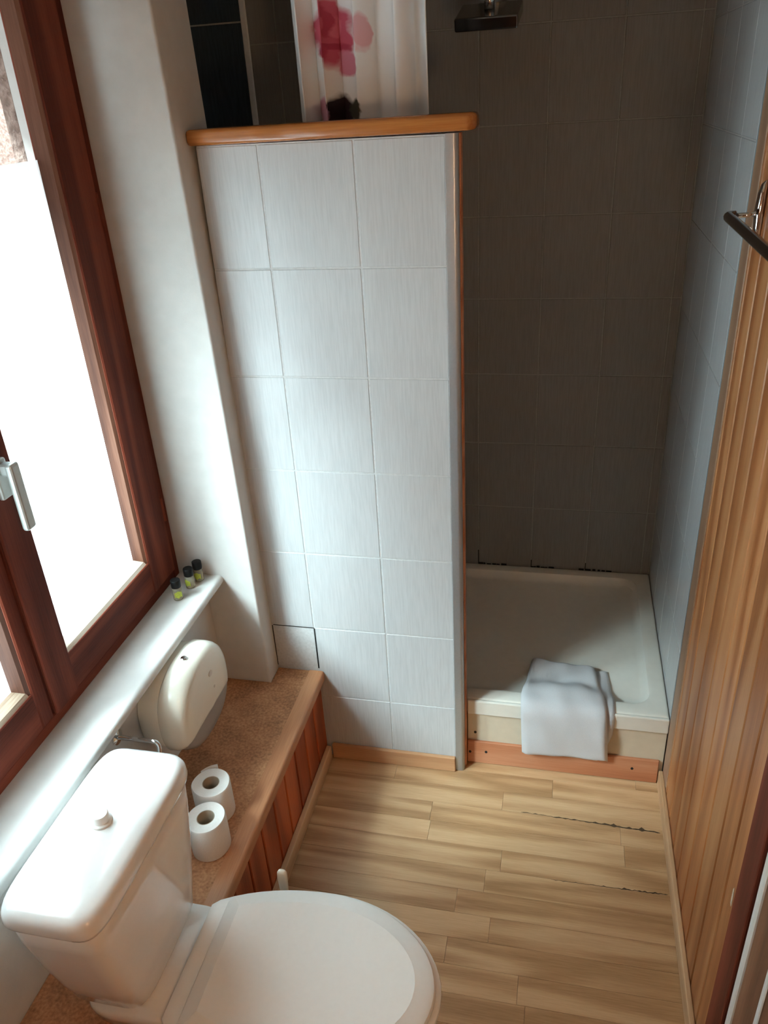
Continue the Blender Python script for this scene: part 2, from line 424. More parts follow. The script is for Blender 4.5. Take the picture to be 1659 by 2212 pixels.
for z0, z1 in zip(zrows_b, zrows_b[1:]):
    for a, b_ in zip(xb, xb[1:]):
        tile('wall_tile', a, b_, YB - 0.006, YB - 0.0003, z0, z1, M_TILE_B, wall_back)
for z0, z1 in ((0.24, 0.55), (0.55, 1.05), (1.05, 1.55), (1.55, 2.052), (2.052, ZC)):
    tile('navy_tile', -1.135, XNAVY - 0.004, YB - 0.006, YB - 0.0003, z0, z1, M_NAVY, wall_back, g=0.0022)
box('edge_strip', XNAVY - 0.004, XNAVY + 0.014, YB - 0.010, YB - 0.0003, 0.24, ZC, M_WHITETRIM, wall_back, bev=0.002)
mr = random.Random(2)
for x0, x1 in ((-0.272, -0.175), (-0.075, 0.0), (0.10, 0.20)):
    x = x0
    while x < x1:
        w = mr.uniform(.006, .02)
        box('mould_stain', x, x + w, YB - 0.0085, YB - 0.005, 0.2395, 0.2395 + mr.uniform(.005, .011), M_MOULD, wall_back, bev=0.001); x += w + mr.uniform(0.0, .008)
for x in (-0.271, -0.074, 0.123):
    box('mould_stain', x - 0.0014, x + 0.0014, YB - 0.0066, YB - 0.004, 0.243, 0.243 + (0.06 if x < -0.2 else 0.03), M_MOULD, wall_back, bev=0.0003)

# right wall: tiled in the shower, wooden trim board, pine panelling, door
wall_right = box('wall_right', XR + 0.012, XR + 0.15, YN, YB + 0.1, 0, ZC, M_GROUT_B, bev=0)
struct(wall_right, 'right-hand wall, tiled in the shower and clad with pine boards in front', 'wall')
box('grout_bed', XR + 0.0003, XR + 0.0118, 1.8145, YB - 0.006, 0.0, ZC, M_GROUT_B, wall_right, bev=0)
yr = [1.815, 1.975, 2.175, 2.375, YB - 0.007]
for z0, z1 in zip(zrows_b, zrows_b[1:]):
    for a, b_ in zip(yr, yr[1:]):
        tile('wall_tile', XR - 0.001, XR + 0.008, a, b_, z0 - 0.02 if z0 > .3 else z0, z1 - 0.02, M_TILE, wall_right)
box('edge_profile', XR - 0.0012, XR + 0.0118, 1.8062, 1.8142, 0.20, ZC, M_EDGEGREY, wall_right, bev=0.002)
box('trim_board', XR - 0.001, XR + 0.0125, 1.735, 1.805, 0.0, ZC, M_TRIMBOARD, wall_right, bev=0.002)
YD = 0.995
jy = [1.734, 1.712, 1.625, 1.532, 1.440, 1.349, 1.257, 1.166, 1.079, YD]
def plank_mesh_sec(name, w, h, groove=0.006, t=0.012, bead=True):
    # tongue-and-groove section across local y, face towards -x: bevelled edges and a shallow bead groove
    hw = w / 2
    sec = [(t, -hw), (0.0085, -hw + 0.0002), (0.0080, -hw + 0.0044), (0.0022, -hw + 0.0048), (0.0, -hw + 0.0072)]
    if bead and w > 0.06:
        sec += [(0.0, -0.0035), (0.0026, -0.0015), (0.0026, 0.0005), (0.0, 0.0025)]
    sec += [(0.0, hw - 0.0030), (0.0030, hw - 0.0004), (t, hw)]
    return sec
PL = {}
def vplank(name, y0, y1, z0, z1, xf, sgn, mat, parent, bead=False):
    """vertical board; xf = face plane; sgn=+1: body lies towards +x."""
    key = (name, round(y1 - y0, 4), round(z1 - z0, 4), sgn, mat.name, bead)
    if key not in PL:
        sec = plank_mesh_sec(name, y1 - y0, z1 - z0, bead=bead); n = len(sec); h = (z1 - z0) / 2
        vs = [(sgn * a, b, -h) for a, b in sec] + [(sgn * a, b, h) for a, b in sec]
        fs = [(i, (i + 1) % n, n + (i + 1) % n, n + i) for i in range(n)] + [tuple(range(n - 1, -1, -1)), tuple(range(n, 2 * n))]
        me = bpy.data.meshes.new(name); me.from_pydata(vs, [], fs); me.update()
        bm = bmesh.new(); bm.from_mesh(me); bmesh.ops.recalc_face_normals(bm, faces=bm.faces); bm.to_mesh(me); bm.free()
        PL[key] = me
    return finish(name, PL[key], mat, (xf, (y0 + y1) / 2, (z0 + z1) / 2), parent)
for a, b_ in zip(jy[1:], jy):
    vplank('pine_board', a + 0.0004, b_ - 0.0004, 0.0, ZC, XR, 1, M_PINE, wall_right, bead=False)
for k in range(12):     # boards beyond the door, out of frame
    y1 = 0.12 - 0.092 * k
    if y1 - 0.092 < YN: break
    vplank('pine_board', y1 - 0.0916, y1 - 0.0004, 0.0, ZC, XR, 1, M_PINE, wall_right)
prism('splintered_patch', [(1.652, 1.545), (1.664, 1.548), (1.668, 1.580), (1.663, 1.606), (1.654, 1.604), (1.656, 1.575)], 'x', XR - 0.0009, XR + 0.001, plain('raw_split_wood', (0.62, 0.50, 0.38), 0.9, noise=0.2, nscale=90), (XR, 1.66, 1.57), wall_right)
prism('splintered_patch', [(1.030, 0.508), (1.037, 0.510), (1.038, 0.545), (1.033, 0.555), (1.030, 0.530)], 'x', XR - 0.0009, XR + 0.001, MATS['raw_split_wood'], (XR, 1.03, .53), wall_right)

base_r = struct(box('baseboard_right', XR - 0.0135, XR - 0.0005, YD, 1.800, 0.0005, 0.055, M_BASE_Y, bev=0.003, seg=2), 'pale oak skirting along the pine-clad right wall', 'baseboard')

# door in the right wall close to the camera
door = empty('door_1', (XR, 0.55, 0)); struct(door, 'brown door with dark red frame and pale edge strip at the right', 'door')
box('door_frame', XR - 0.012, XR + 0.011, 0.918, YD - 0.001, 0, 2.05, M_MAHOG, door, bev=0.004, seg=2)
box('edge_strip', XR - 0.011, XR + 0.010, 0.884, 0.908, 0.02, 2.03, M_GREYSTRIP, door, bev=0.006, seg=2)
box('door_leaf', XR - 0.008, XR + 0.011, 0.20, 0.883, 0.01, 2.03, M_DOOR, door, bev=0.002)
box('door_moulding', XR - 0.011, XR - 0.0075, 0.786, 0.800, 0.10, 1.95, M_GREYSTRIP, door, bev=0.002)
box('door_frame', XR - 0.012, XR + 0.011, 0.122, 0.198, 0, 2.05, M_MAHOG, door, bev=0.004, seg=2)

# half wall with tiles
XE = -0.254; XE2 = -0.228
half = box('wall_half', -0.80, XE + 0.006, YH + 0.0009, YT - 0.004, 0, 1.765, M_GROUT, bev=0)
struct(half, 'chest-high white tiled half wall screening the shower', 'wall')
xh = [-0.803, -0.660, -0.4475, XE]
zh = [0.0, 0.242, 0.494, 0.744, 0.994, 1.246, 1.503, 1.764]
for i, (z0, z1) in enumerate(zip(zh, zh[1:])):
    for j, (a, b_) in enumerate(zip(xh, xh[1:])):
        if j == 0 and i == 1:
            tile('wall_tile', a + 0.012, b_ - 0.003, YH + 0.001, YH + 0.009, z0, z1 - 0.004, M_TILE, half); continue
        tile('wall_tile', a, b_, YH, YH + 0.008, z0, z1, M_TILE, half, g=0.0018)
box('dark_joint', -0.662, -0.6575, YH - 0.0003, YH + 0.005, 0.345, 0.490, M_MOULD, half, bev=0.0005)
box('dark_joint', -0.785, -0.660, YH - 0.0003, YH + 0.005, 0.4905, 0.4930, M_MOULD, half, bev=0.0005)
box('dark_joint', -0.789, -0.7865, YH - 0.0003, YH + 0.005, 0.345, 0.490, M_MOULD, half, bev=0.0005)
for i, (z0, z1) in enumerate(zip(zh, zh[1:])):     # shower side of the half wall
    for a, b_ in zip(xh, xh[1:]):
        if z0 < 0.2: continue
        tile('wall_tile', a, b_, YT - 0.006, YT + 0.002, z0, z1, M_TILE, half, g=0.0018)
# metal corner profile closing the end of the half wall
sec = [(XE, YH - 0.004)]
for k in range(7):
    a = -math.pi / 2 + k / 6 * math.pi / 2
    sec.append((XE2 - 0.010 + 0.010 * math.cos(a), YH + 0.006 + 0.010 * math.sin(a)))
sec += [(XE2, YT + 0.002), (XE, YT + 0.002)]
prof = prism('trim_1', sec, 'z', 0.0, 1.766, M_ALU, (XE, YH, 0)); autosmooth(prof, 35)
struct(prof, 'satin metal corner profile on the free end of the half wall', 'trim')
box('timber_end', XE2 - 0.001, XE2 + 0.0035, YH + 0.018, YT + 0.001, 0.0, 1.765, M_SKIRT, prof, bev=0.001)
# wooden cap
cap = prism('trim_2', [(-0.812, 1.742), (-0.204, 1.742), (-0.190, 1.757), (-0.190, 1.822), (-0.204, 1.834), (-0.812, 1.834)], 'z', 1.768, 1.800, M_PINE_CAP, (-0.5, 1.79, 1.784), bev=0.008)
autosmooth(cap, 50)
cap.rotation_euler = (0, -0.006, 0)
struct(cap, 'varnished orange pine cap rail on top of the half wall', 'trim')
base_h = struct(box('baseboard_half', -0.642, XE - 0.0005, YH - 0.013, YH - 0.0005, 0.0005, 0.055, M_BASE_X, bev=0.003, seg=2), 'oak skirting at the foot of the tiled half wall', 'baseboard')

# ------------------------------------------------------------------ window
win = empty('window_1', (XWIN, 1.05, ZS)); struct(win, 'dark stained two-sash window with frosted panes above the white sill', 'window')
# fixed frame
box('frame_jamb', -1.060, XWIN - 0.008, YREV - 0.030, YREV - 0.001, ZS - 0.02, ZWT, M_MAHOG, win, bev=0.003)
box('frame_jamb', -1.060, XWIN - 0.008, YW0 + 0.001, YW0 + 0.03, ZS - 0.02, ZWT, M_MAHOG, win, bev=0.003)
box('frame_sill', -1.060, XWIN - 0.008, YW0 + 0.03, YREV - 0.030, ZS - 0.025, ZS + 0.026, M_MAHOG_Y, win, bev=0.003)
box('frame_head', -1.060, XWIN - 0.008, YW0 + 0.03, YREV - 0.030, ZWT - 0.03, ZWT - 0.001, M_MAHOG_Y, win, bev=0.003)
ZG0, ZG1 = 0.838, 2.04
ZFILM = 1.766
def sash(ya, yb_, ga, gb, near_over):
    """ya..yb_ outer edges, ga..gb glass opening"""
    x0, x1 = -1.050, XWIN
    s = empty('sash', (XWIN, (ya + yb_) / 2, ZS)); s.parent = win; s.location = Vector(ORG[s.name]) - ORG[win.name]
    zb, zt = ZS + 0.030, ZWT - 0.034
    # stiles and rails, with a chamfered inner lip
    box('stile', x0, x1, ya, ga - 0.016, zb, zt, M_MAHOG, s, bev=0.003)
    box('stile', x0, x1, gb + 0.016, yb_, zb, zt, M_MAHOG, s, bev=0.003)
    box('rail', x0, x1 - 0.0008, ga - 0.017, gb + 0.017, zb, ZG0 - 0.016, M_MAHOG_Y, s, bev=0.002)
    box('rail', x0, x1 - 0.0008, ga - 0.017, gb + 0.017, ZG1 + 0.016, zt, M_MAHOG_Y, s, bev=0.002)
    # glazing beads sloping down to the glass
    xg = -1.034
    for (y_in, y_out) in ((ga, ga - 0.0165), (gb, gb + 0.0165)):
        prism('glazing_bead', [(xg, y_in), (xg, y_out), (x1 - 0.004, y_out), (x1 - 0.010, y_in + (y_out - y_in) * 0.55)], 'z', ZG0 - 0.016, ZG1 + 0.016, M_BEAD, (xg, y_in, 1.4), s)
    for (z_in, z_out, mm) in ((ZG0, ZG0 - 0.0165, M_BEAD_Y), (ZG1, ZG1 + 0.0165, M_BEAD_Y)):
        prism('glazing_bead', [(xg, z_in), (xg, z_out), (x1 - 0.004, z_out), (x1 - 0.010, z_in + (z_out - z_in) * 0.55)], 'y', ga - 0.010, gb + 0.010, mm, (xg, ga, z_in), s)
    g = box('pane', xg - 0.005, xg - 0.001, ga - 0.008, gb + 0.008, ZG0 - 0.008, ZG1 + 0.008, M_GLASS, s, bev=0)
    f = from_py('frosted_film', [(xg + 0.0006, ga - 0.004, ZG0 - 0.004), (xg + 0.0006, gb + 0.004, ZG0 - 0.004), (xg + 0.0006, gb + 0.004, ZFILM), (xg + 0.0006, ga - 0.004, ZFILM)], [(0, 1, 2, 3)], M_FILM, (xg, ga, 1.3), s, smooth=False)
    return s
sash(1.086, YREV - 0.033, 1.180, 1.528, True)
sash(YW0 + 0.033, 1.080, 0.610, 1.026, False)
box('cover_strip', XWIN - 0.002, XWIN + 0.008, 1.083, 1.166, ZS + 0.034, ZWT - 0.04, M_MAHOG, win, bev=0.003)
box('hinge', XWIN - 0.006, XWIN + 0.004, YREV - 0.037, YREV - 0.029, 0.88, 0.95, M_MAHOG, win, bev=0.003)
box('hinge', XWIN - 0.006, XWIN + 0.004, YREV - 0.037, YREV - 0.029, 1.62, 1.69, M_MAHOG, win, bev=0.003)
# handle: rose, neck, lever
hd = empty('window_handle', (XWIN + 0.008, 1.125, 1.27)); hd.parent = win; hd.location = Vector(ORG[hd.name]) - ORG[win.name]
box('rose', XWIN + 0.0085, XWIN + 0.020, 1.106, 1.140, 1.225, 1.300, M_HANDLE, hd, bev=0.004, seg=2)
box('neck', XWIN + 0.019, XWIN + 0.047, 1.113, 1.135, 1.270, 1.294, M_HANDLE, hd, bev=0.006, seg=3)
lv = box('lever', XWIN + 0.034, XWIN + 0.049, 1.110, 1.137, 1.160, 1.295, M_HANDLE, hd, bev=0.006, seg=3)

# window board (sill)
sec = [(-1.015, ZS - 0.026), (-1.015, ZS)]
for k in range(9):
    a = math.pi / 2 - k / 8 * math.pi
    sec.append((-0.892 + 0.012 * math.cos(a), ZS - 0.013 + 0.013 * math.sin(a)))
sill = prism('window_sill', sec, 'y', YW0, YREV - 0.0005, M_PAINTSILL, (-0.95, 1.0, ZS)); autosmooth(sill, 40)
sill.name = 'trim_3'; struct(sill, 'white painted window sill board with rounded nosing', 'window sill')
mould = prism('sill_moulding', [(-0.902, ZS - 0.0262), (-0.905, ZS - 0.040), (-0.922, ZS - 0.052), (XPAR - 0.001, ZS - 0.056), (XPAR - 0.001, ZS - 0.0262)], 'y', YW0, YREV - 0.0005, M_PAINTSILL, (-0.92, 1.0, ZS - .04), None)
ORG['trim_3'] = Vector((-0.95, 1.0, ZS)); mould.parent = sill; mould.location = Vector((-0.92, 1.0, ZS - .04)) - ORG['trim_3']

# outside: a narrow light well between two tall roughcast walls
ZOUT = 2.9
struct(box('wall_outside', -3.4, -3.1, -4, 8, -1.0, ZOUT, M_ROUGHCAST, bev=0), 'pinkish roughcast wall outside seen through the clear top of the window', 'wall')
facade = empty('wall_facade', (-1.28, 1.0, 0)); struct(facade, 'outer face of the house wall around the window', 'wall')
box('facade_upper', -1.20, -1.1705, -4, 8, ZWT, ZOUT, M_ROUGHCAST, facade, bev=0)
box('facade_lower', -1.20, -1.1705, -4, 8, -1.0, ZS - 0.05, M_ROUGHCAST, facade, bev=0)
box('facade_side', -1.20, -1.1705, -4, YW0, ZS - 0.05, ZWT, M_ROUGHCAST, facade, bev=0)
box('facade_side', -1.20, -1.1705, YREV, 8, ZS - 0.05, ZWT, M_ROUGHCAST, facade, bev=0)
box('sun_blocker', -1.57, -1.2005, YW0 - 0.75, YREV + 0.25, ZWT - 0.01, ZWT + 0.20, M_GREYSTRIP, facade, bev=0.004)  # unseen box added to keep direct sun off the clear top panes
struct(box('ground_outside', -3.1, -1.20, -4, 8, -1.05, -0.9, M_GROUND, bev=0), 'paved yard outside below the window', 'ground')

# ------------------------------------------------------------------ bench (boxing) along the window wall
bench = empty('bench', (-0.79, 1.0, 0)); tag(bench, 'low boxed bench with brown speckled top and red pine front below the window', 'bench')
YB0 = 0.445
box('bench_top', XPAR + 0.0005, -0.688, YB0, YREV - 0.001, ZB - 0.016, ZB, M_BENCH, bench, bev=0.001)
box('bench_top', -0.7865, -0.688, YREV - 0.0005, YH - 0.0015, ZB - 0.016, ZB - 0.0003, M_BENCH, bench, bev=0.001)
ns = [(-0.6885, ZB - 0.030), (-0.6885, ZB + 0.001)]
for k in range(7):
    a = math.pi / 2 - k / 6 * math.pi / 2
    ns.append((-0.653 + 0.008 * math.cos(a), ZB - 0.007 + 0.008 * math.sin(a)))
ns.append((-0.645, ZB - 0.030))
o = prism('nosing', ns, 'y', YB0, YH - 0.0015, M_NOSING, (-0.665, 1.0, ZB), bench); autosmooth(o, 40)
y = YH - 0.002
while y > YB0:
    y2 = max(YB0, y - 0.088)
    vplank('front_board', y2 + 0.0003, y - 0.0003, 0.0, ZB - 0.0305, -0.660, -1, M_PINE_RED, bench, bead=False)
    y = y2
base_l = struct(box('baseboard_left', -0.6595, -0.6435, YB0, YH - 0.014, 0.0005, 0.052, M_BASE_Y, bev=0.003, seg=2), 'oak skirting along the foot of the red bench front', 'baseboard')

# ------------------------------------------------------------------ shower tray and plinth
def rrect(x0, x1, y0, y1, r, z, n=6):
    out = []
    for cx_, cy_, a0 in ((x1 - r, y1 - r, 0), (x0 + r, y1 - r, 90), (x0 + r, y0 + r, 180), (x1 - r, y0 + r, 270)):
        for k in range(n + 1):
            a = math.radians(a0 + 90 * k / n)
            out.append(Vector((cx_ + r * math.cos(a), cy_ + r * math.sin(a), z)))
    return out
TX0, TX1, TY0, TY1 = -1.130, 0.3482, YT - 0.004, YB - 0.008
XT0 = XE2 + 0.005
tray = empty('shower_tray', (-0.1, 2.15, 0.15)); tag(tray, 'cream acrylic shower tray with raised rim in the dark recess', 'shower tray')
def tray_body():
    TY = YT + 0.0035
    R = [rrect(TX0, TX1, TY, TY1, 0.004, 0.195), rrect(TX0, TX1, TY, TY1, 0.004, 0.240),
         rrect(TX0 + .003, TX1 - .003, TY + .003, TY1 - .003, 0.006, 0.2445), rrect(TX0 + .008, TX1 - .008, TY + .008, TY1 - .008, 0.008, 0.246),
         rrect(TX0 + .040, TX1 - .040, TY + .042, TY1 - .030, 0.05, 0.246), rrect(TX0 + .048, TX1 - .048, TY + .050, TY1 - .038, 0.05, 0.243),
         rrect(TX0 + .056, TX1 - .056, TY + .060, TY1 - .046, 0.05, 0.220), rrect(TX0 + .070, TX1 - .070, TY + .075, TY1 - .060, 0.06, 0.212),
         rrect(TX0 + .30, TX1 - .30, TY + .25, TY1 - .25, 0.06, 0.208)]
    return loft('tray_basin', R, M_TRAY, (-0.1, 2.15, 0.2), tray, smooth=True)
autosmooth(tray_body(), 45)
box('front_lip', XT0, TX1, YT - 0.008, YT + 0.003, 0.193, 0.2455, M_TRAY, tray, bev=0.004, seg=2)
pl = empty('shower_plinth', (0.06, YT, 0)); tag(pl, 'cream plinth board with reddish skirting under the shower tray', 'plinth')
box('plinth_board', XT0, TX1 - 0.001, YT, YT + 0.015, 0.002, 0.1925, M_PLINTH, pl, bev=0.001)
box('skirting_board', XT0, TX1 - 0.013, YT - 0.010, YT - 0.0003, 0.0015, 0.088, M_SKIRT, pl, bev=0.002)
def screwhole(x, z, y, r=0.0042):
    n = 10
    vs = [(x + r * math.cos(2 * math.pi * k / n), y - 0.0006, z + r * 1.2 * math.sin(2 * math.pi * k / n)) for k in range(n)] + [(x + r * math.cos(2 * math.pi * k / n), y + 0.001, z + r * 1.2 * math.sin(2 * math.pi * k / n)) for k in range(n)]
    fs = [tuple(range(n))] + [(i, (i + 1) % n, n + (i + 1) % n, n + i) for i in range(n)]
    from_py('screw_hole', vs, fs, M_MOULD, (x, y, z), pl, smooth=False)
for x, z, y in ((-0.200, 0.117, YT), (-0.166, 0.050, YT - 0.010), (0.262, 0.050, YT - 0.010), (-0.215, 0.045, YT - 0.010)): screwhole(x, z, y)

# ------------------------------------------------------------------ toilet
YC = 0.822
toilet = empty('toilet', (-0.42, YC, 0)); tag(toilet, 'white close-coupled toilet with closed lid in front of the bench', 'toilet')
def srect(cx_, cy_, hx, hy, z, n=4.0, N=48, sx=1.0):
    out = []
    for k in range(N):
        t = 2 * math.pi * k / N; c, s = math.cos(t), math.sin(t)
        out.append(Vector((cx_ + hx * math.copysign(abs(c) ** (2 / n), c), cy_ + hy * math.copysign(abs(s) ** (2 / n), s), z)))
    return out
CXC = -0.7425
R = [srect(CXC + 0.002, YC, 0.052, 0.080, 0.400, 4), srect(CXC, YC, 0.068, 0.106, 0.408, 5), srect(CXC, YC, 0.077, 0.120, 0.430, 6), srect(CXC, YC, 0.080, 0.140, 0.50, 6),
     srect(CXC, YC, 0.083, 0.158, 0.58, 6.5), srect(CXC, YC, 0.085, 0.172, 0.66, 7), srect(CXC, YC, 0.086, 0.177, 0.712, 7)]
loft('cistern', R, M_PORC, (CXC, YC, 0.40), toilet)
R = [srect(CXC, YC, 0.083, 0.174, 0.7125, 7), srect(CXC, YC, 0.091, 0.184, 0.7145, 7), srect(CXC, YC, 0.0925, 0.187, 0.722, 6.5), srect(CXC, YC, 0.092, 0.186, 0.738, 6),
     srect(CXC, YC, 0.088, 0.182, 0.747, 6), srect(CXC, YC, 0.080, 0.172, 0.7525, 5.5), srect(CXC, YC, 0.060, 0.150, 0.755, 5), srect(CXC, YC, 0.03, 0.09, 0.7565, 4)]
cl = loft('cistern_lid', R, M_PORC, (CXC, YC, 0.73), toilet)
fb = lathe('flush_button', [(0.019, 0), (0.019, 0.004), (0.015, 0.006), (0.015, 0.018), (0.0135, 0.0205), (0.005, 0.0210)], (CXC + 0.003, YC + 0.004, 0.7565), M_SEAT, None, toilet)
autosmooth(fb, 40)
# bowl outline: blunt ellipse, front a=.247, back stretched
CXB = -0.40
def dout(z, off=0.0, xcut=-0.648, af=0.247, ab=0.32, b=0.181, N=64, dx=0.0):
    out = []
    for k in range(N):
        t = 2 * math.pi * k / N; c, s = math.cos(t), math.sin(t)
        x = CXB + dx + (af - off if c > 0 else ab - off) * c; y_ = YC + (b - off) * s
        xc = xcut + off
        out.append(Vector((max(x, xc), y_, z)))
    return out
# bowl + pedestal
R = [[Vector((CXB - 0.06 + 0.175 * math.cos(2 * math.pi * k / 64), YC + 0.105 * math.sin(2 * math.pi * k / 64), 0.0)) for k in range(64)],
     [Vector((CXB - 0.06 + 0.165 * math.cos(2 * math.pi * k / 64), YC + 0.095 * math.sin(2 * math.pi * k / 64), 0.03)) for k in range(64)],
     [Vector((CXB - 0.05 + 0.160 * math.cos(2 * math.pi * k / 64), YC + 0.095 * math.sin(2 * math.pi * k / 64), 0.15)) for k in range(64)],
     [Vector((CXB - 0.03 + 0.195 * math.cos(2 * math.pi * k / 64), YC + 0.130 * math.sin(2 * math.pi * k / 64), 0.27)) for k in range(64)],
     dout(0.34, 0.028, -0.660), dout(0.375, 0.012, -0.660), dout(0.392, 0.010, -0.660), dout(0.396, 0.016, -0.660)]
loft('bowl', R, M_PORC, (CXB, YC, 0), toilet)
# cistern platform joining bowl and cistern
R = [srect(-0.70, YC, 0.095, 0.10, 0.345, 5), srect(-0.70, YC, 0.105, 0.112, 0.352, 5), srect(-0.70, YC, 0.108, 0.118, 0.388, 5), srect(-0.70, YC, 0.105, 0.115, 0.4005, 5)]
loft('platform', R, M_PORC, (-0.70, YC, 0.35), toilet)
# seat
R = [dout(0.3970, 0.016, -0.640), dout(0.3985, 0.004, -0.640), dout(0.403, 0.0, -0.640), dout(0.408, 0.001, -0.640), dout(0.4125, 0.008, -0.640), dout(0.413, 0.02, -0.640)]
st = loft('seat', R, M_SEAT, (CXB, YC, 0.40), toilet)
ORG['seat'] = Vector((CXB, YC, 0.40))
# lid: raised main field with rounded front skirt and a sloping rear face
def lid_ring(z, off, xc, xs=0.0):
    return dout(z, 0.010 + off, xc - 0.010 - off)
R = [lid_ring(0.4140, 0.006, -0.602), lid_ring(0.4150, 0.0, -0.605), lid_ring(0.4185, 0.0, -0.603), lid_ring(0.4225, 0.003, -0.597), lid_ring(0.4265, 0.010, -0.589),
     lid_ring(0.4320, 0.028, -0.578), lid_ring(0.4345, 0.036, -0.573), lid_ring(0.4350, 0.037, -0.5725), lid_ring(0.4355, 0.10, -0.52)]
ld = loft('toilet_lid', R, M_SEAT, (CXB, YC, 0.42), toilet)
autosmooth(ld, 13); autosmooth(st, 45)

# ------------------------------------------------------------------ toilet paper dispenser
dp = empty('paper_dispenser', (XPAR, 1.375, 0.553)); tag(dp, 'large cream plastic toilet paper dispenser with grey lower rim under the sill', 'paper dispenser')
def disp_ring(x, s, zc=0.553, yc=1.378, hy=0.136, hz=0.119, n=2.5, N=72, zmin=None, off=0.0):
    out = []
    for k in range(N):
        t = 2 * math.pi * k / N; c, sn = math.cos(t), math.sin(t)
        y_ = yc + (hy * s - off) * math.copysign(abs(c) ** (2 / n), c); z_ = zc + (hz * s - off) * math.copysign(abs(sn) ** (2 / n), sn)
        if zmin is not None: z_ = max(z_, zmin)
        out.append(Vector((x, y_, z_)))
    return out
x0 = XPAR + 0.0005
loft('back_shell', [disp_ring(x0, 0.90), disp_ring(x0 + 0.004, 0.93), disp_ring(x0 + 0.055, 0.965), disp_ring(x0 + 0.058, 0.95)], M_CREAM, (x0, 1.378, .553), dp)
ZCH = 0.515
loft('roll_window', [disp_ring(x0 + 0.0585, 0.955), disp_ring(x0 + 0.095, 0.965), disp_ring(x0 + 0.112, 0.93), disp_ring(x0 + 0.120, 0.86), disp_ring(x0 + 0.1215, 0.7)], M_GREYP, (x0, 1.378, .553), dp)
zz = [None]
cv = loft('front_cover', [disp_ring(x0 + 0.0590, 0.99, zmin=0.470), disp_ring(x0 + 0.0605, 1.0, zmin=0.468), disp_ring(x0 + 0.088, 1.0, zmin=0.478), disp_ring(x0 + 0.102, 0.985, zmin=0.490), disp_ring(x0 + 0.113, 0.95, zmin=0.500), disp_ring(x0 + 0.121, 0.88, zmin=0.508),
     disp_ring(x0 + 0.1245, 0.80, zmin=0.512), disp_ring(x0 + 0.1265, 0.6, zmin=0.518), disp_ring(x0 + 0.1275, 0.3)], M_CREAM, (x0, 1.378, .553), dp)
autosmooth(cv, 60)
# lock button on the top of the cover
ORG['front_cover'] = Vector((x0, 1.378, .553))
lb = lathe('lock', [(0.0085, 0), (0.0085, 0.003), (0.0065, 0.005), (0.003, 0.0052)], (0, 0, 0), M_CHROME, (0, 0, 0), None, n=18)
lb.parent = dp; lb.location = Vector((x0 + 0.084, 1.368, 0.6715)) - ORG[dp.name]; lb.rotation_euler = (0, 0.12, 0)
autosmooth(lb, 40)
def emboss(name, y_, z_, ry, rz, mat):
    n = 16; x = x0 + 0.1268
    vs = [(x - 0.001, y_ + ry * math.cos(2 * math.pi * k / n), z_ + rz * math.sin(2 * math.pi * k / n)) for k in range(n)] + [(x + 0.0018, y_ + 0.85 * ry * math.cos(2 * math.pi * k / n), z_ + 0.85 * rz * math.sin(2 * math.pi * k / n)) for k in range(n)]
    fs = [(i, (i + 1) % n, n + (i + 1) % n, n + i) for i in range(n)] + [tuple(range(n, 2 * n))]
    return from_py(name, vs, fs, mat, (x, y_, z_), dp, smooth=False)
M_EMBLEM = plain('faded_grey_emblem', (0.55, 0.50, 0.43), 0.4, noise=0.05)
emboss('emblem', 1.400, 0.607, 0.011, 0.008, M_EMBLEM)
emboss('emblem_mark', 1.408, 0.560, 0.004, 0.004, M_EMBLEM)

# chrome roll holder beside it
hk = empty('roll_holder', (XPAR, 1.165, 0.60)); tag(hk, 'bent chrome toilet roll holder behind the cistern', 'roll holder')
tube('holder_arm', bend([(XPAR + 0.004, 1.165, 0.602), (-0.830, 1.165, 0.602), (-0.828, 1.150, 0.570), (-0.828, 1.06, 0.560)], 0.016, 6), 0.0055, M_CHROME, (XPAR, 1.165, .6), hk)
f_ = lathe('wall_flange', [(0.018, 0), (0.018, 0.004), (0.008, 0.007)], (0, 0, 0), M_CHROME, (0, 0, 0), None, n=20)
f_.parent = hk; f_.location = Vector((XPAR + 0.0005, 1.165, 0.602)) - ORG[hk.name]; f_.rotation_euler = (0, math.pi / 2, 0); autosmooth(f_, 40)

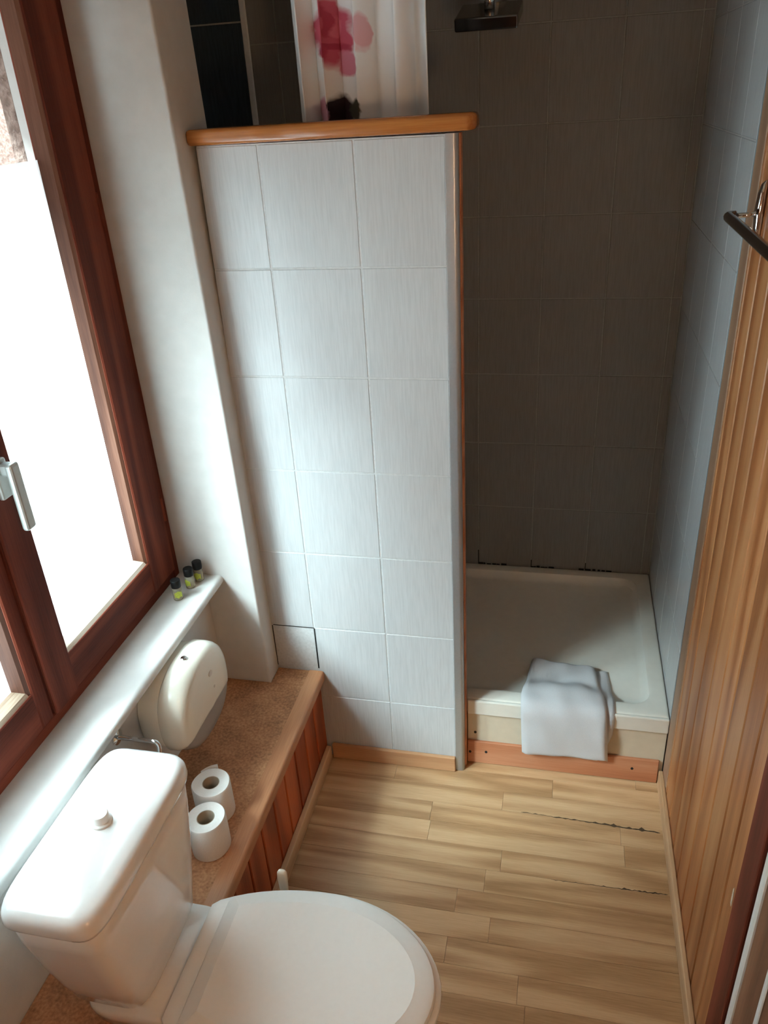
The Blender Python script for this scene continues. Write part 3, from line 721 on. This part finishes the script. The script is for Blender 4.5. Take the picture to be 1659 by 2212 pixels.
# ------------------------------------------------------------------ toilet rolls on the bench
def roll(loc, r, h, label, flap, rz=0.0, squash=1.0):
    e = empty('toilet_roll', loc); tag(e, label, 'toilet roll', 'spare toilet rolls on the bench')
    N = 40; rr = random.Random(int(loc[1] * 1000))
    ph = rr.random() * 6
    def ring(rad, z, w=0.0): return [Vector((loc[0] + rad * (1 + w * math.sin(3 * 2 * math.pi * k / N + ph)) * math.cos(2 * math.pi * k / N), loc[1] + rad * squash * (1 + w * math.sin(2 * 2 * math.pi * k / N + ph)) * math.sin(2 * math.pi * k / N), loc[2] + z)) for k in range(N)]
    rings = [ring(0.0205, 0.0), ring(r - 0.002, 0.0, .02), ring(r, 0.003, .02), ring(r * 1.005, h / 2, .025), ring(r, h - 0.003, .02), ring(r - 0.002, h, .02), ring(0.026, h - 0.0005), ring(0.0205, h - 0.001)]
    o1 = loft('paper', rings, M_PAPER, loc, e, cap0=False, cap1=False); autosmooth(o1, 50)
    o2 = loft('core', [ring(0.0203, 0.001), ring(0.0203, h - 0.001), ring(0.0190, h - 0.001), ring(0.0190, 0.001), ring(0.0203, 0.001)], M_CARD, loc, e, cap0=False, cap1=False); autosmooth(o2, 50)
    if flap:
        n = 8; vs = []; fs = []
        for i in range(n + 1):
            a = math.radians(95 + 6 * i); lift = 0.0012 + 0.006 * (1 - i / n)
            for z in (0.002, h + 0.004 * (1 - i / n)):
                for d in (0, 0.0009):
                    vs.append((loc[0] + (r + lift + d) * math.cos(a), loc[1] + (r + lift + d) * math.sin(a), loc[2] + z))
        for i in range(n):
            b0, b1 = 4 * i, 4 * i + 4
            fs += [(b0, b1, b1 + 2, b0 + 2), (b0 + 1, b0 + 3, b1 + 3, b1 + 1), (b0 + 2, b1 + 2, b1 + 3, b0 + 3), (b0, b0 + 1, b1 + 1, b1)]
        fs += [(0, 2, 3, 1), (4 * n, 4 * n + 1, 4 * n + 3, 4 * n + 2)]
        from_py('loose_sheet', vs, fs, M_PAPER, loc, e, smooth=False)
    return e
roll((-0.760, 1.222, ZB + 0.0002), 0.046, 0.094, 'white toilet roll standing on the bench, farther from the camera', True)
roll((-0.731, 1.124, ZB + 0.0002), 0.044, 0.094, 'white toilet roll standing on the bench, nearer, tight behind the cistern', False, squash=1.03)

# ------------------------------------------------------------------ three small bottles on the sill
def bottle(x, y_, lab, turn):
    z0 = ZS + 0.0003
    e = empty('toiletry_bottle', (x, y_, z0)); tag(e, lab, 'bottle', 'miniature toiletry bottles on the sill')
    o = lathe('bottle_body', [(0.0095, 0), (0.0125, 0.0015), (0.0128, 0.004), (0.0128, 0.031), (0.0118, 0.035), (0.0085, 0.0375), (0.0085, 0.040)], (x, y_, z0), M_BOTTLE, None, e, n=24)
    o = lathe('liquid', [(0.0085, 0.002), (0.0110, 0.003), (0.0110, 0.024), (0.0100, 0.0245)], (x, y_, z0), M_LIQ, None, e, n=20); autosmooth(o, 40)
    o = lathe('bottle_cap', [(0.0122, 0.0375), (0.0128, 0.0385), (0.0128, 0.058), (0.0118, 0.0592), (0.006, 0.0594)], (x, y_, z0), M_BLACKCAP, None, e, n=24); autosmooth(o, 40)
    n = 8; vs = []; fs = []
    for i in range(n + 1):
        a = turn + math.radians(-48 + 96 * i / n)
        for z in (0.010 + 0.002 * math.sin(i * 1.3), 0.030 - 0.003 * abs(i - n / 2) / 2): vs.append((x + 0.01295 * math.cos(a), y_ + 0.01295 * math.sin(a), z0 + z))
    for i in range(n): fs.append((2 * i, 2 * i + 2, 2 * i + 3, 2 * i + 1))
    from_py('printed_label', vs, fs, M_LABEL, (x, y_, z0), e)
M_LIQ = plain('amber_shampoo', (0.42, 0.36, 0.20), 0.3, noise=0.03)
bottle(-0.953, 1.570, 'tiny black-capped bottle on the sill, nearest of three', -0.9)
bottle(-0.944, 1.628, 'tiny black-capped bottle on the sill, middle one of three', -1.9)
bottle(-0.935, 1.664, 'tiny black-capped bottle on the sill, farthest, by the reveal', -1.5)

# ------------------------------------------------------------------ toilet brush
tb = empty('toilet_brush', (-0.535, 1.050, 0)); tag(tb, 'ivory toilet brush standing behind the toilet lid, only its handle tip showing', 'toilet brush')
o = lathe('brush_holder', [(0.055, 0.001), (0.056, 0.01), (0.050, 0.10), (0.046, 0.135), (0.042, 0.135), (0.046, 0.02)], (-0.535, 1.050, 0), M_BRUSHW, None, tb); autosmooth(o, 40)
o = lathe('brush_head', [(0.012, 0.022), (0.034, 0.028), (0.036, 0.09), (0.014, 0.105)], (-0.535, 1.050, 0), M_TOWEL, None, tb)
R = []
for z, w, d, x, y_ in ((0.10, .007, .006, -0.535, 1.050), (0.22, .007, .006, -0.531, 1.046), (0.34, .009, .006, -0.527, 1.040), (0.385, .011, .006, -0.525, 1.037), (0.402, .0105, .0058, -0.524, 1.036), (0.408, .007, .004, -0.524, 1.036)):
    R.append(srect(x, y_, w, d, z, 3, 24))
loft('brush_handle', R, M_BRUSHW, (-0.535, 1.05, 0.1), tb)

# ------------------------------------------------------------------ towel over the tray rim
tw = empty('folded_towel', (0.06, 1.86, 0.25)); tag(tw, 'folded white towel draped over the front rim of the shower tray', 'towel')
def towel_layer(name, path, xl, xr, thick, seedv, skew):
    pts = []; NS = 60; NX = 26
    # resample polyline path (y,z)
    P = [Vector((p[0], p[1])) for p in path]; L = [0]
    for a, b_ in zip(P, P[1:]): L.append(L[-1] + (b_ - a).length)
    def at(s):
        s *= L[-1]
        for i in range(len(P) - 1):
            if s <= L[i + 1] + 1e-9:
                t = (s - L[i]) / (L[i + 1] - L[i]); return P[i].lerp(P[i + 1], t)
        return P[-1]
    C = [at(i / NS) for i in range(NS + 1)]
    for _ in range(5): C = [C[0]] + [(C[i - 1] + C[i] * 2 + C[i + 1]) / 4 for i in range(1, NS)] + [C[-1]]
    r = random.Random(seedv); a1, a2, a3 = r.random() * 6, r.random() * 6, r.random() * 6
    top = []; bot = []
    for i in range(NS + 1):
        s = i / NS
        t = (C[min(i + 1, NS)] - C[max(i - 1, 0)]).normalized(); nn = Vector((-t.y, t.x))
        if nn.y < 0 and abs(t.y) < 0.9: nn = -nn
        if abs(t.y) >= 0.9: nn = Vector((-abs(t.y), 0.2)).normalized()
        for j in range(NX + 1):
            u = j / NX
            l = xl(s); rr_ = xr(s); x = l + (rr_ - l) * u
            e = min(1, min(u, 1 - u) / 0.07); ee = math.sqrt(max(0, 1 - (1 - e) ** 2)); es = min(1, min(s, 1 - s) / 0.03); ess = math.sqrt(max(0, 1 - (1 - es) ** 2))
            th = thick * (0.15 + 0.85 * ee * ess)
            wob = 0.0032 * math.sin(7 * u + 6 * s + a1) + 0.0018 * math.sin(4 * u - 19 * s + a3) + 0.0018 * math.sin(17 * u - 11 * s + a2) + 0.0022 * math.sin(14 * s + 3 * u + a3)
            dy = skew * (u - 0.5) * (1 - s)
            b0 = C[i]; hi = b0 + nn * (th + wob * ee)
            top.append((x, hi.x + dy, hi.y)); bot.append((x, b0.x + dy, b0.y))
    n = NX + 1; vs = top + bot; off = len(top); fs = []
    for i in range(NS):
        for j in range(NX):
            a = i * n + j; fs.append((a, a + 1, a + n + 1, a + n)); fs.append((off + a, off + a + n, off + a + n + 1, off + a + 1))
    for i in range(NS):
        for j in (0, NX):
            a = i * n + j; fs.append((a, a + n, off + a + n, off + a))
    for j in range(NX):
        fs.append((j, off + j, off + j + 1, j + 1)); a = NS * n + j; fs.append((a, a + 1, off + a + 1, off + a))
    return from_py(name, vs, fs, M_TOWEL, (0.06, 1.86, 0.25), tw)
pA = [(2.030, 0.2125), (1.930, 0.2140), (1.885, 0.236), (1.862, 0.2475), (1.830, 0.2475), (1.806, 0.2480), (1.7985, 0.235), (1.7975, 0.15), (1.7975, 0.072)]
towel_layer('lower_fold', pA, lambda s: -0.020 - 0.016 * s, lambda s: 0.188 + 0.012 * math.sin(s * 3.1) - (0.02 if s > 0.75 else 0) * (s - 0.75) * 4, 0.010, 3, 0.0)
pB = [(2.034, 0.224), (1.930, 0.2260), (1.885, 0.248), (1.862, 0.2595), (1.830, 0.2600), (1.800, 0.2605), (1.7865, 0.245), (1.7855, 0.15), (1.7855, 0.082)]
towel_layer('upper_fold', pB, lambda s: -0.046 - 0.022 * min(1, s * 2.0) + (0.010 if s > .5 else 0) * (s - .5) * 2, lambda s: 0.148 + 0.042 * s ** 0.8, 0.014, 8, -0.012)

# ------------------------------------------------------------------ towel rail on the panelling
trl = empty('towel_rail', (XR, 1.66, 1.61)); tag(trl, 'chrome towel rail on the pine-clad right wall', 'towel rail')
YTR = 1.660; ZTR = 1.607
R = []
for z, w, d in ((-0.048, .003, .003), (-0.044, .009, .009), (-0.03, .0125, .013), (0.0, .0135, .015), (0.03, .0125, .013), (0.046, .009, .009), (0.052, .003, .003)):
    R.append(srect(XR - 0.0005 - d / 2, YTR, d / 2, w, ZTR + z + 0.008, 3, 24))
loft('wall_bracket', R, M_CHROME, (XR, YTR, ZTR), trl)
tube('support_arm', [(XR - 0.010, YTR, ZTR + 0.004), (0.325, YTR, ZTR + 0.001), (0.300, YTR, ZTR)], 0.0048, M_CHROME, (XR, YTR, ZTR), trl)
tube('rail_bar', bend([(0.302, YTR, ZTR), (0.289, YTR, ZTR), (0.289, YTR - 0.03, ZTR), (0.289, 1.02, ZTR), (0.289, 1.0, ZTR), (XR - 0.008, 1.0, ZTR)], 0.013, 5), 0.0095, M_CHROME_DIMREFL, (0.289, YTR, ZTR), trl)
R = []
for z, w, d in ((-0.048, .003, .003), (-0.044, .009, .009), (-0.03, .0125, .013), (0.0, .0135, .015), (0.03, .0125, .013), (0.046, .009, .009), (0.052, .003, .003)):
    R.append(srect(XR - 0.0005 - d / 2, 1.0045, d / 2, w, ZTR + z + 0.008, 3, 24))
loft('wall_bracket', R, M_CHROME, (XR, 1.0, ZTR), trl)

# ------------------------------------------------------------------ shower head
sh = empty('rain_shower', (-0.225, YB - 0.01, 2.07)); tag(sh, 'square chrome rain shower head on a wall arm in the dark recess', 'shower head')
HC = Vector((-0.222, 2.36, 2.003))
hp = box('head_plate', HC.x - 0.078, HC.x + 0.078, HC.y - 0.080, HC.y + 0.080, HC.z - 0.016, HC.z + 0.014, M_CHROME_DIMREFL, sh, bev=0.004, seg=2)
hp.rotation_euler = (math.radians(15), 0, math.radians(-1))
tube('head_joint', [HC + Vector((0, 0, 0.012)), HC + Vector((0, 0.004, 0.040)), HC + Vector((0, 0.006, 0.062))], 0.013, M_CHROME, HC, sh, n=16)
tube('wall_arm', bend([HC + Vector((0, 0.006, 0.058)), HC + Vector((0, 0.008, 0.095)), (HC.x, YB - 0.010, 2.098)], 0.03, 6), 0.009, M_CHROME, HC, sh, n=14)
o = lathe('wall_flange', [(0.026, 0), (0.026, 0.004), (0.012, 0.010)], (0, 0, 0), M_CHROME, (0, 0, 0), None, n=24); o.parent = sh
o.location = Vector((HC.x, YB - 0.0065, 2.098)) - ORG[sh.name]; o.rotation_euler = (math.pi / 2, 0, 0); autosmooth(o, 40)

# ------------------------------------------------------------------ shower curtain on its rail
def curtain_mat():
    m, nt, b = _new('floral_curtain_print')
    b.inputs['Roughness'].default_value = 0.85
    uv = nt.nodes.new('ShaderNodeTexCoord')
    sep = nt.nodes.new('ShaderNodeSeparateXYZ')
    nz = nt.nodes.new('ShaderNodeTexNoise'); nz.inputs['Scale'].default_value = 22; nz.inputs['Detail'].default_value = 3
    _link(nt, uv.outputs['UV'], nz.inputs['Vector'])
    sub = nt.nodes.new('ShaderNodeVectorMath'); sub.operation = 'SUBTRACT'; sub.inputs[1].default_value = (0.5, 0.5, 0.5)
    _link(nt, nz.outputs['Color'], sub.inputs[0])
    scl = nt.nodes.new('ShaderNodeVectorMath'); scl.operation = 'SCALE'; scl.inputs['Scale'].default_value = 0.045
    _link(nt, sub.outputs[0], scl.inputs[0])
    add = nt.nodes.new('ShaderNodeVectorMath'); add.operation = 'ADD'
    _link(nt, uv.outputs['UV'], add.inputs[0]); _link(nt, scl.outputs[0], add.inputs[1])
    last = None
    base = nt.nodes.new('ShaderNodeRGB'); base.outputs[0].default_value = (0.80, 0.81, 0.82, 1); last = base.outputs[0]
    def blob(u, v, ru, rv, col, soft=0.25):
        nonlocal last
        d = nt.nodes.new('ShaderNodeVectorMath'); d.operation = 'SUBTRACT'; d.inputs[1].default_value = (u, v, 0)
        _link(nt, add.outputs[0], d.inputs[0])
        s = nt.nodes.new('ShaderNodeVectorMath'); s.operation = 'MULTIPLY'; s.inputs[1].default_value = (1 / ru, 1 / rv, 0)
        _link(nt, d.outputs[0], s.inputs[0])
        l = nt.nodes.new('ShaderNodeVectorMath'); l.operation = 'LENGTH'; _link(nt, s.outputs[0], l.inputs[0])
        mr_ = nt.nodes.new('ShaderNodeMapRange'); mr_.inputs['From Min'].default_value = 1.0 - soft; mr_.inputs['From Max'].default_value = 1.0; mr_.inputs['To Min'].default_value = 1; mr_.inputs['To Max'].default_value = 0
        _link(nt, l.outputs['Value'], mr_.inputs['Value'])
        mx = nt.nodes.new('ShaderNodeMix'); mx.data_type = 'RGBA'; mx.inputs[7].default_value = (*col, 1)
        _link(nt, mr_.outputs[0], mx.inputs[0]); _link(nt, last, mx.inputs[6]); last = mx.outputs[2]
    for (u, v, ru, rv, col) in CURTAIN_BLOBS: blob(u, v, ru, rv, col)
    _link(nt, last, b.inputs['Base Color'])
    return m
CX0, CX1, CY = -0.605, -0.305, 1.905
CZ0, CZ1 = 0.262, 2.170
PINK = (0.52, 0.085, 0.135); ROSE = (0.62, 0.22, 0.30); LILAC = (0.58, 0.30, 0.40); PLUM = (0.020, 0.008, 0.016); DARKG = (0.06, 0.06, 0.045)
# u = metres along the rail, v = height in metres
CURTAIN_BLOBS = [(0.095, 1.962, 0.050, 0.070, PINK), (0.128, 1.905, 0.028, 0.026, ROSE), (0.10, 1.935, 0.034, 0.010, (0.38, 0.035, 0.075)), (0.088, 1.985, 0.010, 0.030, (0.40, 0.04, 0.08)), (0.108, 1.975, 0.018, 0.020, (0.62, 0.14, 0.2)), (0.075, 1.925, 0.02, 0.016, (0.42, 0.04, 0.085)),
                 (0.158, 1.96, 0.018, 0.035, (0.72, 0.42, 0.46)), (0.105, 1.815, 0.034, 0.040, PLUM), (0.068, 1.815, 0.017, 0.030, LILAC), (0.140, 1.810, 0.018, 0.028, DARKG),
                 (0.06, 1.45, 0.06, 0.07, PINK), (0.19, 1.62, 0.04, 0.05, ROSE), (0.22, 1.30, 0.05, 0.06, PINK), (0.10, 1.12, 0.05, 0.05, PLUM), (0.15, 0.80, 0.06, 0.06, PINK), (0.07, 0.60, 0.04, 0.05, LILAC), (0.22, 0.45, 0.05, 0.05, ROSE)]
cur = empty('shower_curtain', (-0.45, CY, CZ1)); tag(cur, 'white shower curtain with pink flower print gathered behind the half wall', 'shower curtain')
def curtain():
    NX, NZ = 150, 40; vs = []; fs = []; uvs = []
    for i in range(NZ + 1):
        t = i / NZ; z = CZ0 + (CZ1 - CZ0) * t
        for j in range(NX + 1):
            u = j / NX
            ph = 2 * math.pi * (5.2 * u + 0.35 * math.sin(4 * u + 0.7))
            amp = (0.024 + 0.008 * math.sin(7 * u + 1)) * (0.8 + 0.25 * (1 - t))
            x = CX0 + (CX1 - CX0) * u + 0.010 * math.sin(2 * ph + 0.4 + 0.4 * t) * 0.5 + 0.006 * math.sin(3 * t + 6 * u)
            y_ = CY + amp * math.sin(ph + 0.5 * math.sin(2.2 * t + 3 * u)) 
            vs.append((x, y_, z)); uvs.append(((CX1 - CX0) * u, z))
    n = NX + 1
    for i in range(NZ):
        for j in range(NX):
            a = i * n + j; fs.append((a, a + 1, a + n + 1, a + n))
    me = bpy.data.meshes.new('curtain_sheet')
    L0 = Vector((-0.45, CY, 1.2)); me.from_pydata([tuple(Vector(v) - L0) for v in vs], [], fs)
    ul = me.uv_layers.new(name='UVMap')
    for p in me.polygons:
        for li, vi in zip(p.loop_indices, p.vertices): ul.data[li].uv = uvs[vi]
    o = finish('curtain_sheet', me, curtain_mat(), L0, cur, True)
    sm = o.modifiers.new('thickness', 'SOLIDIFY'); sm.thickness = 0.0012
    return o
curtain()
rail = tube('curtain_rail', [(-0.84, CY, 2.205), (-0.2, CY, 2.205), (XR - 0.002, CY, 2.205)], 0.011, M_WHITETRIM, (-0.84, CY, 2.205), None, n=14)
tag(rail, 'white rail carrying the flowered shower curtain', 'curtain rail')
for k in range(7):
    x = CX0 + 0.02 + k * 0.043
    pts = [(x, CY + 0.0165 * math.cos(a), 2.203 + 0.0 + 0.022 * math.sin(a) - 0.012) for a in [2 * math.pi * q / 16 for q in range(17)]]
    tube('curtain_ring', [(x, CY + 0.019 * math.cos(2 * math.pi * q / 16), 2.190 + 0.029 * math.sin(2 * math.pi * q / 16)) for q in range(17)], 0.0018, M_WHITETRIM, (x, CY, 2.19), cur, n=8)

# ------------------------------------------------------------------ small warm wall lamp beside the camera (its glint shows on the dispenser)
LY, LZ = -0.06, 1.38
lamp = empty('wall_lamp', (XR, LY, LZ)); tag(lamp, 'small warm globe lamp on the pine boards at the near end of the room', 'lamp')
o = lathe('wall_plate', [(0.045, 0), (0.045, 0.008), (0.03, 0.016)], (0, 0, 0), M_CHROME, (0, 0, 0), None, n=24); o.parent = lamp
o.location = Vector((XR - 0.0005, LY, LZ)) - ORG[lamp.name]; o.rotation_euler = (0, -math.pi / 2, 0); autosmooth(o, 40)
tube('lamp_arm', bend([(XR - 0.012, LY, LZ), (XR - 0.08, LY, LZ), (XR - 0.08, LY, LZ + 0.035)], 0.02, 5), 0.007, M_CHROME, (XR, LY, LZ), lamp)
m_, nt_, b_ = _new('lit_opal_globe')
b_.inputs['Base Color'].default_value = (0.9, 0.85, 0.75, 1); b_.inputs['Emission Color'].default_value = (1.0, 0.66, 0.36, 1); b_.inputs['Emission Strength'].default_value = 66.0
o = lathe('globe', [(0.012, 0)] + [(0.05 * math.sin(math.pi * k / 12), 0.05 - 0.05 * math.cos(math.pi * k / 12)) for k in range(1, 12)] + [(0.002, 0.1)], (XR - 0.08, LY, LZ + 0.035), m_, None, lamp, n=24)
